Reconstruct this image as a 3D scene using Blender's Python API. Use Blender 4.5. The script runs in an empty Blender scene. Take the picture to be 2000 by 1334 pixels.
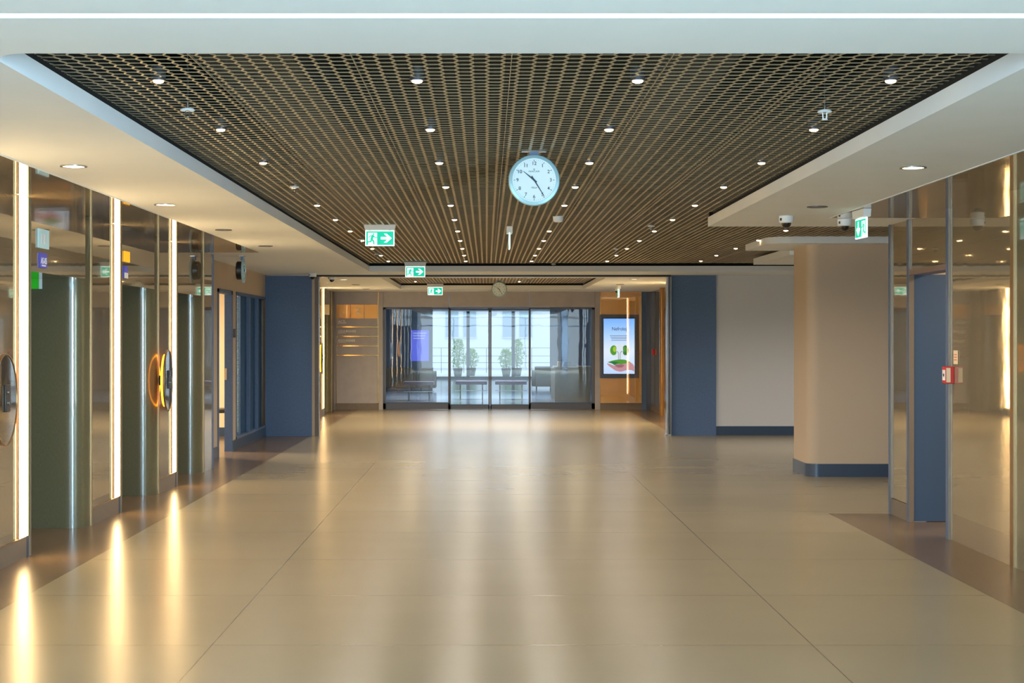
import bpy, bmesh, math, random
from mathutils import Vector, Matrix
random.seed(7)
C = bpy.context.scene.collection
S = bpy.context.scene
PI = math.pi
EYE = 1.555      # camera height
F = 3000.0       # focal length in pixels of a 2000 px wide frame

# ------------------------------------------------------------------ camera
cd = bpy.data.cameras.new('camera'); cam = bpy.data.objects.new('camera', cd); C.objects.link(cam)
cam.location = (0, 0, EYE); cam.rotation_euler = (PI/2, 0, 0)
cd.sensor_width = 36; cd.lens = F/2000*36; cd.shift_x = .025; cd.shift_y = -.0035
cd.clip_end = 300; cd.clip_start = .05
S.camera = cam
# ------------------------------------------------------------------ world, exposure
w = bpy.data.worlds.new('sky'); S.world = w; w.use_nodes = True
bg = w.node_tree.nodes['Background']; bg.inputs[0].default_value = (.80, .92, 1, 1)
bg.inputs[1].default_value = 1.35
S.view_settings.view_transform = 'Standard'; S.view_settings.look = 'None'
S.view_settings.exposure = 0.38; S.view_settings.gamma = 1; S.view_settings.use_curve_mapping = False
cy = S.cycles
cy.use_denoising = True; cy.denoiser = 'OPENIMAGEDENOISE'; cy.denoising_input_passes = 'RGB_ALBEDO_NORMAL'; cy.denoising_prefilter = 'ACCURATE'; cy.max_bounces = 10; cy.diffuse_bounces = 5; cy.glossy_bounces = 6; cy.transparent_max_bounces = 12
cy.sample_clamp_indirect = 6; cy.caustics_reflective = True; cy.caustics_refractive = False
def portal(loc, rot, sx, sy):
    l = bpy.data.lights.new('daylight_portal', 'AREA'); l.shape = 'RECTANGLE'; l.size = sx; l.size_y = sy
    l.cycles.is_portal = True
    o = bpy.data.objects.new('daylight_portal', l); o.location = loc; o.rotation_euler = rot; C.objects.link(o)
for nm_, x_, e_, sy_, rz_ in (('daylight_fill', 3.95, 3500, 6.4, PI/2), ('daylight_fill', -3.95, 2500, 6.4, -PI/2)):   # added area lamps, standing in for daylight at the side windows behind the camera
    dl_ = bpy.data.lights.new(nm_, 'AREA'); dl_.shape = 'RECTANGLE'; dl_.size = sy_; dl_.size_y = 2.4; dl_.energy = e_; dl_.color = (.50, .78, 1)
    do_ = bpy.data.objects.new(nm_, dl_); do_.location = (x_, -3.6, 1.3); do_.rotation_euler = (PI/2, 0, rz_); C.objects.link(do_)
dl_ = bpy.data.lights.new('daylight_fill', 'AREA'); dl_.shape = 'RECTANGLE'; dl_.size = 6.6; dl_.size_y = 2.4; dl_.energy = 90; dl_.color = (.62, .83, 1)
do_ = bpy.data.objects.new('daylight_fill', dl_); do_.location = (.15, -7.6, 1.3); do_.rotation_euler = (PI/2, 0, 0); C.objects.link(do_)
portal((.1, 57.9, 1.3), (-PI/2, 0, 0), 3.6, 2.6)         # garden front of the lobby
STRIP = 16.0; SPOT = 32.0; DOWN = 42.0

# ------------------------------------------------------------------ materials
def lin(c):
    return tuple(((v/255)/12.92 if v/255 <= .04045 else ((v/255+.055)/1.055)**2.4) for v in c)
MATS = {}
def mat(name, rgb, rough=.5, metal=0, noise=0, nscale=40, bump=0, bscale=60, coat=0, spec=.5, emit=None, estr=0, stretch=None):
    m = bpy.data.materials.new(name); m.use_nodes = True; nt = m.node_tree; b = nt.nodes['Principled BSDF']
    c = lin(rgb); b.inputs['Base Color'].default_value = (*c, 1)
    b.inputs['Roughness'].default_value = rough; b.inputs['Metallic'].default_value = metal
    b.inputs['Specular IOR Level'].default_value = spec; b.inputs['Coat Weight'].default_value = coat
    b.inputs['Coat Roughness'].default_value = .04
    if noise or bump:
        tc = nt.nodes.new('ShaderNodeTexCoord'); mp = nt.nodes.new('ShaderNodeMapping')
        if stretch: mp.inputs['Scale'].default_value = stretch
        nt.links.new(tc.outputs['Object'], mp.inputs[0])
    if noise:
        n = nt.nodes.new('ShaderNodeTexNoise'); n.inputs['Scale'].default_value = nscale; n.inputs['Detail'].default_value = 4
        nt.links.new(mp.outputs[0], n.inputs['Vector'])
        r = nt.nodes.new('ShaderNodeMapRange'); r.inputs[1].default_value = .3; r.inputs[2].default_value = .7
        r.inputs[3].default_value = 1-noise; r.inputs[4].default_value = 1+noise; nt.links.new(n.outputs[0], r.inputs[0])
        mx = nt.nodes.new('ShaderNodeVectorMath'); mx.operation = 'SCALE'; mx.inputs[0].default_value = c
        nt.links.new(r.outputs[0], mx.inputs['Scale']); nt.links.new(mx.outputs[0], b.inputs['Base Color'])
    if bump:
        n = nt.nodes.new('ShaderNodeTexNoise'); n.inputs['Scale'].default_value = bscale; n.inputs['Detail'].default_value = 2
        nt.links.new(mp.outputs[0], n.inputs['Vector'])
        bp = nt.nodes.new('ShaderNodeBump'); bp.inputs['Strength'].default_value = 1; bp.inputs['Distance'].default_value = bump
        nt.links.new(n.outputs[0], bp.inputs['Height']); nt.links.new(bp.outputs[0], b.inputs['Normal'])
    if emit:
        b.inputs['Emission Color'].default_value = (*lin(emit), 1); b.inputs['Emission Strength'].default_value = estr
    MATS[name] = m
    return m
WHITE = mat('ceiling paint', (228, 233, 238), .62, noise=.015, nscale=3)
MIRROR = mat('bronze mirror', (172, 158, 134), .03, .6, bump=.00035, bscale=3.2)
LACQ = mat('dark lacquer', (94, 90, 66), .35, 0, noise=.12, nscale=120, coat=1, stretch=(1, 1, .3))
GOLDE = mat('gold edge metal', (168, 136, 96), .32, .8)
CHROME = mat('chrome', (190, 190, 188), .2, 1)
POSTM = mat('brown post metal', (132, 118, 102), .35, .4)
STEELB = mat('blue grey metal', (92, 106, 132), .4, .2)
PLINTH = mat('brown grey stone', (112, 100, 88), .38, noise=.06, nscale=14)
FABRIC = mat('beige wall cloth', (190, 171, 149), .85, noise=.06, nscale=220)
GREYW = mat('grey wall cloth', (206, 206, 208), .85, noise=.05, nscale=220)
NAVYD = mat('navy door paint', (52, 74, 100), .5)
NAVY = mat('navy panel', (82, 106, 142), .55, noise=.08, nscale=30)
NAVYB = mat('navy baseboard', (56, 74, 98), .3)
STONE = mat('grey brown cladding', (164, 160, 164), .42, noise=.06, nscale=5)
GOLD = mat('gold back painted panel', (238, 172, 84), .25, .35, coat=.6)
BLACK = mat('black void', (14, 14, 14), .9)
DARKM = mat('black plastic', (24, 24, 26), .35)
WPL = mat('white plastic', (232, 236, 238), .4)
FRAME = mat('door frame', (86, 86, 92), .35, .5)
BRONZE = mat('bronze mesh metal', (184, 168, 140), .36, .5)
DIAL = mat('clock dial', (232, 246, 250), .35)
RING = mat('clock rim', (160, 196, 206), .3, .2)
INK = mat('clock ink', (44, 62, 74), .6)
CREAM = mat('cream paint', (236, 214, 178), .7)
RED = mat('red plastic', (200, 44, 40), .4)
PAPER = mat('paper', (236, 208, 170), .7)
YEL = mat('amber sign', (250, 176, 20), .4, emit=(250, 176, 20), estr=.6)
BLUES = mat('blue sign', (58, 58, 150), .4, emit=(58, 58, 150), estr=.4)
GREENS = mat('green sign', (40, 160, 30), .4, emit=(40, 160, 30), estr=.3)
EXG = mat('exit green', (0, 168, 136), .4, emit=(0, 178, 146), estr=.9)
EXW = mat('exit white', (240, 255, 250), .4, emit=(235, 255, 250), estr=1.0)
LETTER = mat('pale lettering', (252, 246, 236), .5)
GOLDBAR = mat('polished brass', (240, 196, 128), .16, 1)
STRIPM = mat('warm light strip', (255, 220, 160), .5, emit=(255, 218, 156), estr=STRIP)
AMBER = mat('amber light ring', (255, 170, 60), .5, emit=(255, 150, 30), estr=6)
SPOTM = mat('spot lens', (255, 230, 190), .5, emit=(255, 214, 150), estr=14)
DOWNM = mat('downlight lens', (255, 240, 215), .5, emit=(255, 238, 205), estr=3.5)
COOLM = mat('cool light line', (230, 250, 255), .5, emit=(225, 248, 255), estr=3)
OFFL = mat('unlit lens', (120, 110, 98), .3)
BLIND = mat('grey blinds', (222, 232, 232), .5)
LEATHER = mat('brown leather', (84, 68, 48), .5, noise=.05, nscale=12)
MAUVE = mat('mauve seat', (112, 96, 118), .6)
DESK = mat('stone desk', (176, 160, 134), .4, noise=.04, nscale=10)
LOBBYW = mat('lobby wall', (116, 122, 132), .6)
OUTW = mat('render facade', (212, 220, 226), .8)
OUTG = mat('terrace paving', (196, 202, 208), .5)
LEAF = mat('leaf', (120, 160, 60), .6, noise=.3, nscale=20)
POTM = mat('pot', (90, 96, 100), .6)
WOOD = mat('dark elevator steel', (70, 66, 58), .25, .9)

def floor_mat():
    m = bpy.data.materials.new('porcelain floor'); m.use_nodes = True; nt = m.node_tree; N = nt.nodes; L = nt.links
    b = N['Principled BSDF']
    tc = N.new('ShaderNodeTexCoord'); sp = N.new('ShaderNodeSeparateXYZ'); L.new(tc.outputs['Object'], sp.inputs[0])
    def M(op, a, bb=None, c=None):
        n = N.new('ShaderNodeMath'); n.operation = op
        for i, v in enumerate((a, bb, c)):
            if v is None: continue
            if isinstance(v, (int, float)): n.inputs[i].default_value = v
            else: L.new(v, n.inputs[i])
        return n.outputs[0]
    X, Y = sp.outputs[0], sp.outputs[1]
    def joint(co, off, per, wd):
        t = M('FRACT', M('DIVIDE', M('SUBTRACT', co, off-50*per), per))
        d = M('MINIMUM', t, M('SUBTRACT', 1.0, t))
        return M('LESS_THAN', M('MULTIPLY', d, per), wd)
    jx = joint(X, -1.39, 3.04, .0035); jy = joint(Y, 7.775, 1.5, .0035)
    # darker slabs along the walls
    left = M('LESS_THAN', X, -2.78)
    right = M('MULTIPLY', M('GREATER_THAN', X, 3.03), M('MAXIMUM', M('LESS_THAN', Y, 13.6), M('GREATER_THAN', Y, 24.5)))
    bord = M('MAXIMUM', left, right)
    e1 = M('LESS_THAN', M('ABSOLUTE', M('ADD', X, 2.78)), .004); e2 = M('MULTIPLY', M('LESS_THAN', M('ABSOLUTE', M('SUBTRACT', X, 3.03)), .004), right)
    jx = M('MULTIPLY', jx, M('SUBTRACT', 1.0, bord))
    jo = M('MINIMUM', M('ADD', M('ADD', jx, jy), M('ADD', e1, e2)), 1.0)
    tx = M('FLOOR', M('DIVIDE', M('SUBTRACT', X, -1.39), 3.04)); ty = M('FLOOR', M('DIVIDE', M('SUBTRACT', Y, 7.775), 1.5))
    cv = N.new('ShaderNodeCombineXYZ'); L.new(tx, cv.inputs[0]); L.new(ty, cv.inputs[1])
    wn = N.new('ShaderNodeTexWhiteNoise'); L.new(cv.outputs[0], wn.inputs['Vector'])
    mp = N.new('ShaderNodeMapping'); mp.inputs['Scale'].default_value = (.4, .8, 1); mp.inputs['Location'].default_value = (13.7, 5.3, 2.1); L.new(tc.outputs['Object'], mp.inputs[0])
    n1 = N.new('ShaderNodeTexNoise'); n1.inputs['Scale'].default_value = 1.6; n1.inputs['Detail'].default_value = 3; L.new(mp.outputs[0], n1.inputs['Vector'])
    n2 = N.new('ShaderNodeTexNoise'); n2.inputs['Scale'].default_value = 90; L.new(tc.outputs['Object'], n2.inputs['Vector'])
    v = M('ADD', M('ADD', .93, M('MULTIPLY', wn.outputs[0], .035)), M('MULTIPLY', n1.outputs[0], .07))
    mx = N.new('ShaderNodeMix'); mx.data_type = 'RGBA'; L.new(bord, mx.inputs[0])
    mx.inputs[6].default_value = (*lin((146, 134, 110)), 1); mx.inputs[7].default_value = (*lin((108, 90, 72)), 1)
    sc = N.new('ShaderNodeVectorMath'); sc.operation = 'SCALE'; L.new(mx.outputs[2], sc.inputs[0]); L.new(v, sc.inputs['Scale'])
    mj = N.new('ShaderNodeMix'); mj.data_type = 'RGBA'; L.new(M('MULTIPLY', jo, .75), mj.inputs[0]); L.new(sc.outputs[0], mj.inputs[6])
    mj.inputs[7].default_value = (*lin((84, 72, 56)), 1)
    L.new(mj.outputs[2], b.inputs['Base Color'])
    L.new(M('ADD', .23, M('MULTIPLY', n1.outputs[0], .04)), b.inputs['Roughness'])
    b.inputs['Specular IOR Level'].default_value = .42
    return m
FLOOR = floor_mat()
def glass_mat(name, refl, tint=(.93, .97, 1), wav=.0006):
    m = bpy.data.materials.new(name); m.use_nodes = True; nt = m.node_tree; N = nt.nodes; L = nt.links; N.remove(N['Principled BSDF'])
    t = N.new('ShaderNodeBsdfTransparent'); t.inputs[0].default_value = (*tint, 1)
    g = N.new('ShaderNodeBsdfGlossy'); g.inputs['Roughness'].default_value = .01
    mx = N.new('ShaderNodeMixShader'); lw = N.new('ShaderNodeLayerWeight'); lw.inputs[0].default_value = .4
    ma = N.new('ShaderNodeMath'); ma.operation = 'MULTIPLY_ADD'; ma.inputs[1].default_value = .6; ma.inputs[2].default_value = refl; ma.use_clamp = True
    L.new(lw.outputs['Fresnel'], ma.inputs[0]); ma.inputs[1].default_value = .25
    L.new(ma.outputs[0], mx.inputs[0]); L.new(t.outputs[0], mx.inputs[1]); L.new(g.outputs[0], mx.inputs[2])
    tc = N.new('ShaderNodeTexCoord'); n = N.new('ShaderNodeTexNoise'); n.inputs['Scale'].default_value = 2.2; L.new(tc.outputs['Object'], n.inputs['Vector'])
    bp = N.new('ShaderNodeBump'); bp.inputs['Strength'].default_value = 1; bp.inputs['Distance'].default_value = wav; L.new(n.outputs[0], bp.inputs['Height']); L.new(bp.outputs[0], g.inputs['Normal'])
    L.new(mx.outputs[0], N['Material Output'].inputs[0])
    return m
GLASS = glass_mat('door glass', .05, wav=.0003)
GLASS2 = glass_mat('office glass', .05, (.88, .94, .96), .0001)

# ------------------------------------------------------------------ mesh helpers
def nb(): return bmesh.new()
def box(bm, x0, x1, y0, y1, z0, z1):
    v = [bm.verts.new(p) for p in ((x0,y0,z0),(x1,y0,z0),(x1,y1,z0),(x0,y1,z0),(x0,y0,z1),(x1,y0,z1),(x1,y1,z1),(x0,y1,z1))]
    for f in ((3,2,1,0),(4,5,6,7),(0,1,5,4),(1,2,6,5),(2,3,7,6),(3,0,4,7)): bm.faces.new([v[i] for i in f])
    return bm
def bx(*a): return box(nb(), *a)
def prism(bm, pts, a0, a1, plane='xy'):
    def P(p, a):
        return {'xy': (p[0], p[1], a), 'xz': (p[0], a, p[1]), 'yz': (a, p[0], p[1])}[plane]
    A = [bm.verts.new(P(p, a0)) for p in pts]; B = [bm.verts.new(P(p, a1)) for p in pts]
    n = len(pts); bm.faces.new(A); bm.faces.new(B[::-1])
    for i in range(n): bm.faces.new((A[i], B[i], B[(i+1) % n], A[(i+1) % n]))
    return bm
def lathe(bm, prof, c=(0, 0, 0), axis='z', n=32):
    rings = []
    for r, h in prof:
        ring = []
        for k in range(n):
            a = 2*PI*k/n; u, v = r*math.cos(a), r*math.sin(a)
            p = {'z': (u, v, h), 'y': (u, h, v), 'x': (h, u, v)}[axis]
            ring.append(bm.verts.new((p[0]+c[0], p[1]+c[1], p[2]+c[2])))
        rings.append(ring)
    for a, b in zip(rings, rings[1:]):
        for k in range(n): bm.faces.new((a[k], a[(k+1) % n], b[(k+1) % n], b[k]))
    bm.faces.new(rings[0]); bm.faces.new(rings[-1][::-1])
    return bm
def cyl(bm, c, r, h0, h1, axis='z', n=24): return lathe(bm, [(r, h0), (r, h1)], c, axis, n)
def ring(bm, c, r0, r1, h0, h1, axis='z', n=48):
    # an annulus with thickness
    L = []
    for r, h in ((r0, h0), (r1, h0), (r1, h1), (r0, h1)):
        L.append([])
        for k in range(n):
            a = 2*PI*k/n; u, v = r*math.cos(a), r*math.sin(a)
            p = {'z': (u, v, h), 'y': (u, h, v), 'x': (h, u, v)}[axis]
            L[-1].append(bm.verts.new((p[0]+c[0], p[1]+c[1], p[2]+c[2])))
    for i in range(4):
        a, b = L[i], L[(i+1) % 4]
        for k in range(n): bm.faces.new((a[k], a[(k+1) % n], b[(k+1) % n], b[k]))
    return bm
def bar(bm, p, q, r, n=6):
    p, q = Vector(p), Vector(q); d = (q-p).normalized(); u = d.orthogonal().normalized(); v = d.cross(u)
    A = [bm.verts.new(p+r*(u*math.cos(2*PI*k/n)+v*math.sin(2*PI*k/n))) for k in range(n)]
    B = [bm.verts.new(q+r*(u*math.cos(2*PI*k/n)+v*math.sin(2*PI*k/n))) for k in range(n)]
    bm.faces.new(A); bm.faces.new(B[::-1])
    for k in range(n): bm.faces.new((A[k], B[k], B[(k+1) % n], A[(k+1) % n]))
    return bm
def limb(bm, a, b, wa, wb, y0, y1):
    """flat tapered limb in the xz plane"""
    a, b = Vector(a), Vector(b); d = (b-a).normalized(); n = Vector((-d.y, d.x))
    pts = [a+n*wa-d*wa*.5, a-n*wa-d*wa*.5, b-n*wb+d*wb*.5, b+n*wb+d*wb*.5]
    return prism(bm, [(p.x, p.y) for p in pts], y0, y1, 'xz')
def obj(name, bm, m, parent=None, bevel=0, kind=None):
    bmesh.ops.recalc_face_normals(bm, faces=bm.faces)
    for f in bm.faces: f.smooth = True
    for e in bm.edges:
        if len(e.link_faces) == 2 and e.calc_face_angle(0) > .55: e.smooth = False
    me = bpy.data.meshes.new(name); bm.to_mesh(me); bm.free()
    o = bpy.data.objects.new(name, me); C.objects.link(o)
    if m: me.materials.append(m)
    if parent: o.parent = parent
    if bevel:
        b = o.modifiers.new('bevel', 'BEVEL'); b.width = bevel; b.segments = 2; b.limit_method = 'ANGLE'; b.harden_normals = False
    if kind: o['kind'] = kind
    return o
def empty(name, loc=(0, 0, 0), rz=0):
    o = bpy.data.objects.new(name, None); C.objects.link(o); o.location = loc; o.rotation_euler = (0, 0, rz); o.empty_display_size = .1
    return o
def thing(name, label, cat, loc=(0, 0, 0), rz=0, group=None):
    o = empty(name, loc, rz); return tag(o, label, cat, group)
def tag(o, label, cat, group=None):
    o['label'] = label; o['category'] = cat
    if group: o['group'] = group
    return o
def struct(name, bm, m, parent=None, bevel=0):
    o = obj(name, bm, m, parent, bevel)
    if not parent: o['kind'] = 'structure'
    return o
def sempty(name, loc=(0, 0, 0)):
    o = empty(name, loc); o['kind'] = 'structure'; return o
def dup(root, loc=None, rz=None, label=None):
    r = root.copy(); C.objects.link(r)
    if loc is not None: r.location = loc
    if rz is not None: r.rotation_euler = (0, 0, rz)
    if label: r['label'] = label
    for ch in list(root.children):
        c = ch.copy(); C.objects.link(c); c.parent = r
        for g in ch.children:
            d = g.copy(); C.objects.link(d); d.parent = c
    return r
def text(name, body, size, m, parent, loc, rot, depth=.001, shear=0, align='LEFT', sx=1):
    cu = bpy.data.curves.new(name, 'FONT'); cu.body = body; cu.size = size; cu.extrude = depth; cu.shear = shear; cu.align_x = align; cu.offset = size*.012 if body.isdigit() else size*.004; cu.align_y = 'CENTER'
    t = bpy.data.objects.new(name, cu); C.objects.link(t)
    dg = bpy.context.evaluated_depsgraph_get(); me = bpy.data.meshes.new_from_object(t.evaluated_get(dg)); bpy.data.objects.remove(t)
    o = bpy.data.objects.new(name, me); C.objects.link(o); me.materials.clear(); me.materials.append(m)
    o.parent = parent; o.location = loc; o.rotation_euler = rot; o.scale = (sx, 1, 1)
    return o
def at(x, y, Y): return ((x-950)*Y/F, Y, EYE+(660-y)*Y/F)

CZ = EYE+1.0; CF = CZ+.083; MZ = CZ+.125      # ceiling, top of its fascia, mesh plane
XL, XR = -3.275, 3.58

# ------------------------------------------------------------------ floor and outer shell
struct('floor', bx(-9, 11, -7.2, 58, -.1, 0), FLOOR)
struct('floor', bx(-30, 30, 58, 120, -.1, -.002), OUTG)
struct('ceiling', bx(-9, 11, -7.2, 58, 3.5, 3.6), BLACK)
struct('wall_left', bx(-9.1, -9, -7.2, 58, 0, 3.5), BLACK)  # unseen outer walls, here and at the front, added to block sky light
struct('wall_right', bx(11, 11.1, -7.2, 58, 0, 3.5), FABRIC)
struct('wall_front', bx(-9, -3.32, -7.2, -7.05, 0, 3.5), BLACK)
struct('wall_front', bx(3.62, 11, -7.2, -7.05, 0, 3.5), BLACK)
struct('wall_front', bx(-3.32, 3.62, -7.2, -7.05, CZ, 3.5), BLACK)
fr = sempty('window_1')
for x in (-3.3, -1.6, .1, 1.85, 3.56): obj('mullion', bx(x, x+.06, -7.15, -7.07, 0, CZ), FRAME, fr)
obj('transom', bx(-3.3, 3.6, -7.14, -7.08, 2.1, 2.16), FRAME, fr)
for sx_ in (-1, 1):
    fr = sempty('window_%d' % (6+(sx_ > 0)))  # unseen side windows, added to let cool daylight in behind the camera
    for k in range(5): obj('mullion', bx(sx_*3.66-.04, sx_*3.66+.04, -7+k*1.62, -6.94+k*1.62, 0, CZ), FRAME, fr)

# ------------------------------------------------------------------ ceiling: white soffits
def soffit(x0, x1, y0, y1, z0=CZ, z1=CF):
    struct('ceiling', bx(x0, x1, y0, y1, z0, z1), WHITE)
LX0, LX1 = -2.655, -1.76; RX0, RX1 = 1.99, 2.865
soffit(LX0, RX1, -7.05, 4.735); soffit(LX0, RX1, 4.80, 5.4)
struct('ceiling', bx(LX0, RX1, 4.7, 4.85, CF, CF+.04), WHITE)
soffit(LX0, LX1, 5.4, 18.0); soffit(-3.5, LX1, 18.0, 23.1)
soffit(RX0, RX1, 5.4, 13.8); soffit(RX1, 10.9, 12.8, 13.8)
soffit(-3.5, 10.9, 23.1, 25.6)
soffit(-3.5, LX1, 25.6, 31.6); soffit(RX0, 3.7, 25.6, 31.6); soffit(-3.5, 3.7, 31.6, 33.4)
soffit(3.65, 10.9, 18.5, 21.0)
# rounded ceiling islands and the rounded recess corner
def arc(cx, cy, r, a0, a1, n=10): return [(cx+r*math.cos(math.radians(a0+(a1-a0)*k/n)), cy+r*math.sin(math.radians(a0+(a1-a0)*k/n))) for k in range(n+1)]
struct('ceiling', prism(nb(), arc(3.42, 17.3, .3, 270, 180)+[(3.12, 18.5), (10.9, 18.5), (10.9, 17.0)], CZ+.05, CZ+.145), WHITE)
struct('ceiling', prism(nb(), [(LX1, 5.4)]+arc(LX1+.16, 5.56, .16, 270, 180)[0:11], CZ, CF), WHITE)
struct('ceiling', bx(-9, 11, 33.4, 58, CZ, CZ+.1), WHITE)
# black shadow trims above the fascias
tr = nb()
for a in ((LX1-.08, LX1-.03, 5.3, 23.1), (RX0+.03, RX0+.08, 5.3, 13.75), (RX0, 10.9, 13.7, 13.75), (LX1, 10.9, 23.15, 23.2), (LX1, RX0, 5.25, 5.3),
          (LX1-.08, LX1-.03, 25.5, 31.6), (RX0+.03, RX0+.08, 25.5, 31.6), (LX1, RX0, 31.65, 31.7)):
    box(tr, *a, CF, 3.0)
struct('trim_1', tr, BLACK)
for (a, b, c_, d, nm) in ((XL, LX0, -7.05, 18.0, 'ceiling'), (RX1, XR, -7.05, 12.8, 'ceiling')):
    struct(nm, bx(a, b, c_, d, CZ, CZ+.02), MIRROR)
for (x, w_) in ((LX0, .012), (RX1-.012, .012)):
    struct('trim_2', bx(x, x+w_, -7.05, 12.8, CZ-.004, CZ+.02), WHITE)
t = thing('linear_ceiling_light', 'thin white light line running across the pale ceiling at the top of the picture', 'ceiling light', (0, 4.767, CZ))
obj('channel', bx(LX0, RX1, -.0315, .0315, .03, .06), WPL, t); obj('diffuser', bx(LX0, RX1, -.022, .022, .012, .03), COOLM, t)

# ------------------------------------------------------------------ ceiling: expanded metal panels
PXW, PYL = .64, 1.56
def mesh_panel():
    bm = nb(); P = PXW/5; q = PYL/36; th = .0007
    flat = (Vector((0, .74, .67)), Vector((0, .67, -.74)), .0032)      # bonds between the holes, turned up
    slope = (Vector((0, .985, -.17)), Vector((0, -.17, -.985)), .0075)  # slanted strands, facing down
    for k in range(36):
        yc = (k+.5)*q; s = 1 if k % 2 else -1; pts = []
        for j in range(-1, 6):
            x = j*P
            pts += [(x-.17*P, -s), (x+.17*P, -s), (x+.33*P, s), (x+.67*P, s)]
        for (xa, ba), (xb, bb) in zip(pts, pts[1:]):
            if xb <= 0 or xa >= PXW: continue
            xa_, xb_ = max(0, xa), min(PXW, xb)
            ta, tb = (xa_-xa)/(xb-xa), (xb_-xa)/(xb-xa)
            dv, nv, wd = flat if ba == bb else slope
            R = []
            for x, t_ in ((xa_, ta), (xb_, tb)):
                c = Vector((x, yc+(ba+(bb-ba)*t_)*(q/2-.003), 0))
                R.append([bm.verts.new(c+dv*wd+nv*th), bm.verts.new(c+dv*wd-nv*th), bm.verts.new(c-dv*wd-nv*th), bm.verts.new(c-dv*wd+nv*th)])
            for m_ in range(4): bm.faces.new((R[0][m_], R[0][(m_+1) % 4], R[1][(m_+1) % 4], R[1][m_]))
            bm.faces.new(R[0][::-1]); bm.faces.new(R[1])
    # thin edge angles of the panel
    box(bm, 0, .003, 0, PYL, -.004, .006)
    bmesh.ops.recalc_face_normals(bm, faces=bm.faces)
    me = bpy.data.meshes.new('mesh_panel'); bm.to_mesh(me); bm.free(); me.materials.append(BRONZE)
    return me
pm = mesh_panel()
def grid(x0, nx, y0, ny):
    g = sempty('ceiling', (x0, y0, MZ))
    for i in range(nx):
        for j in range(ny):
            o = bpy.data.objects.new('mesh_panel', pm); C.objects.link(o); o.parent = g
            o.location = (i*PXW, j*PYL, random.uniform(-.002, .002)); o.rotation_euler = (random.uniform(-.0008, .0008), 0, 0)
grid(-1.82, 6, 5.28, 12)
grid(2.02, 5, 13.08+.0, 7)
grid(-1.82, 6, 25.4, 4)
# services above the mesh
dk = mat('galvanised duct', (46, 47, 48), .7)
for n_, (x0, x1, y0, y1) in enumerate(((-1.5, -1.0, 7, 22), (.9, 1.3, 5.6, 16), (-.6, 1.9, 18, 18.5))):
    struct('trim_%d' % (3+n_), bx(x0, x1, y0, y1, 3.0, 3.3), dk)

# ------------------------------------------------------------------ ceiling spots in the mesh
sp = thing('ceiling_spot', 'x', 'spotlight', (0, 0, 0), 0, 'small round spotlights in the metal mesh ceiling')
obj('housing', ring(nb(), (0, 0, 0), .024, .032, -.012, .05, n=20), FRAME, sp)
obj('lens', lathe(nb(), [(.0238, .004), (.0238, -.012), (.021, -.018), (.012, -.022)], n=20), SPOTM, sp)
ords = ['nearest', 'second', 'third', 'fourth', 'fifth', 'sixth', 'seventh', 'eighth', 'ninth', 'tenth', 'eleventh']
cols = {-1.42: 'far left', -.30: 'inner left', .655: 'inner right', 1.75: 'far right'}
first = True
def spotlamp(x, y, z, e, c=(1, .92, .80), ang=170, rad=.03):
    l = bpy.data.lights.new('spot_or_fill_beam', 'SPOT'); l.energy = e; l.color = c; l.spot_size = math.radians(ang); l.spot_blend = .9; l.shadow_soft_size = rad
    o = bpy.data.objects.new('spot_or_fill_beam', l); o.location = (x, y, z); C.objects.link(o); return o
for r in range(11):
    y = 6.65+1.56*r
    for x, cn in cols.items():
        lab = 'small lit spotlight in the mesh ceiling, %s row from the viewer, %s column' % (ords[r], cn)
        if first: o = sp; o.location = (x, y, MZ); o['label'] = lab; first = False
        else: o = dup(sp, (x, y, MZ), 0, lab)
        if r % 2 == 0: spotlamp(x, y, CZ-.03, SPOT*(1 if r < 6 else 1.5))
for r, y in enumerate((15.9, 17.5, 19.1, 20.7, 22.2)):
    dup(sp, (3.1, y, MZ), 0, 'small lit spotlight in the mesh beside the beige column, %s from the viewer' % ords[r])
for k, (x, y) in enumerate(((-1.4, 27.3), (-.3, 27.3), (.65, 27.3), (1.6, 27.3), (-1.4, 30.3), (.65, 30.3))):
    dup(sp, (x, y, MZ), 0, 'small lit spotlight in the second mesh ceiling before the glass doors, %s from left front' % ords[k])
    spotlamp(x, y, CZ-.03, SPOT*5, (1, .82, .55))

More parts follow.
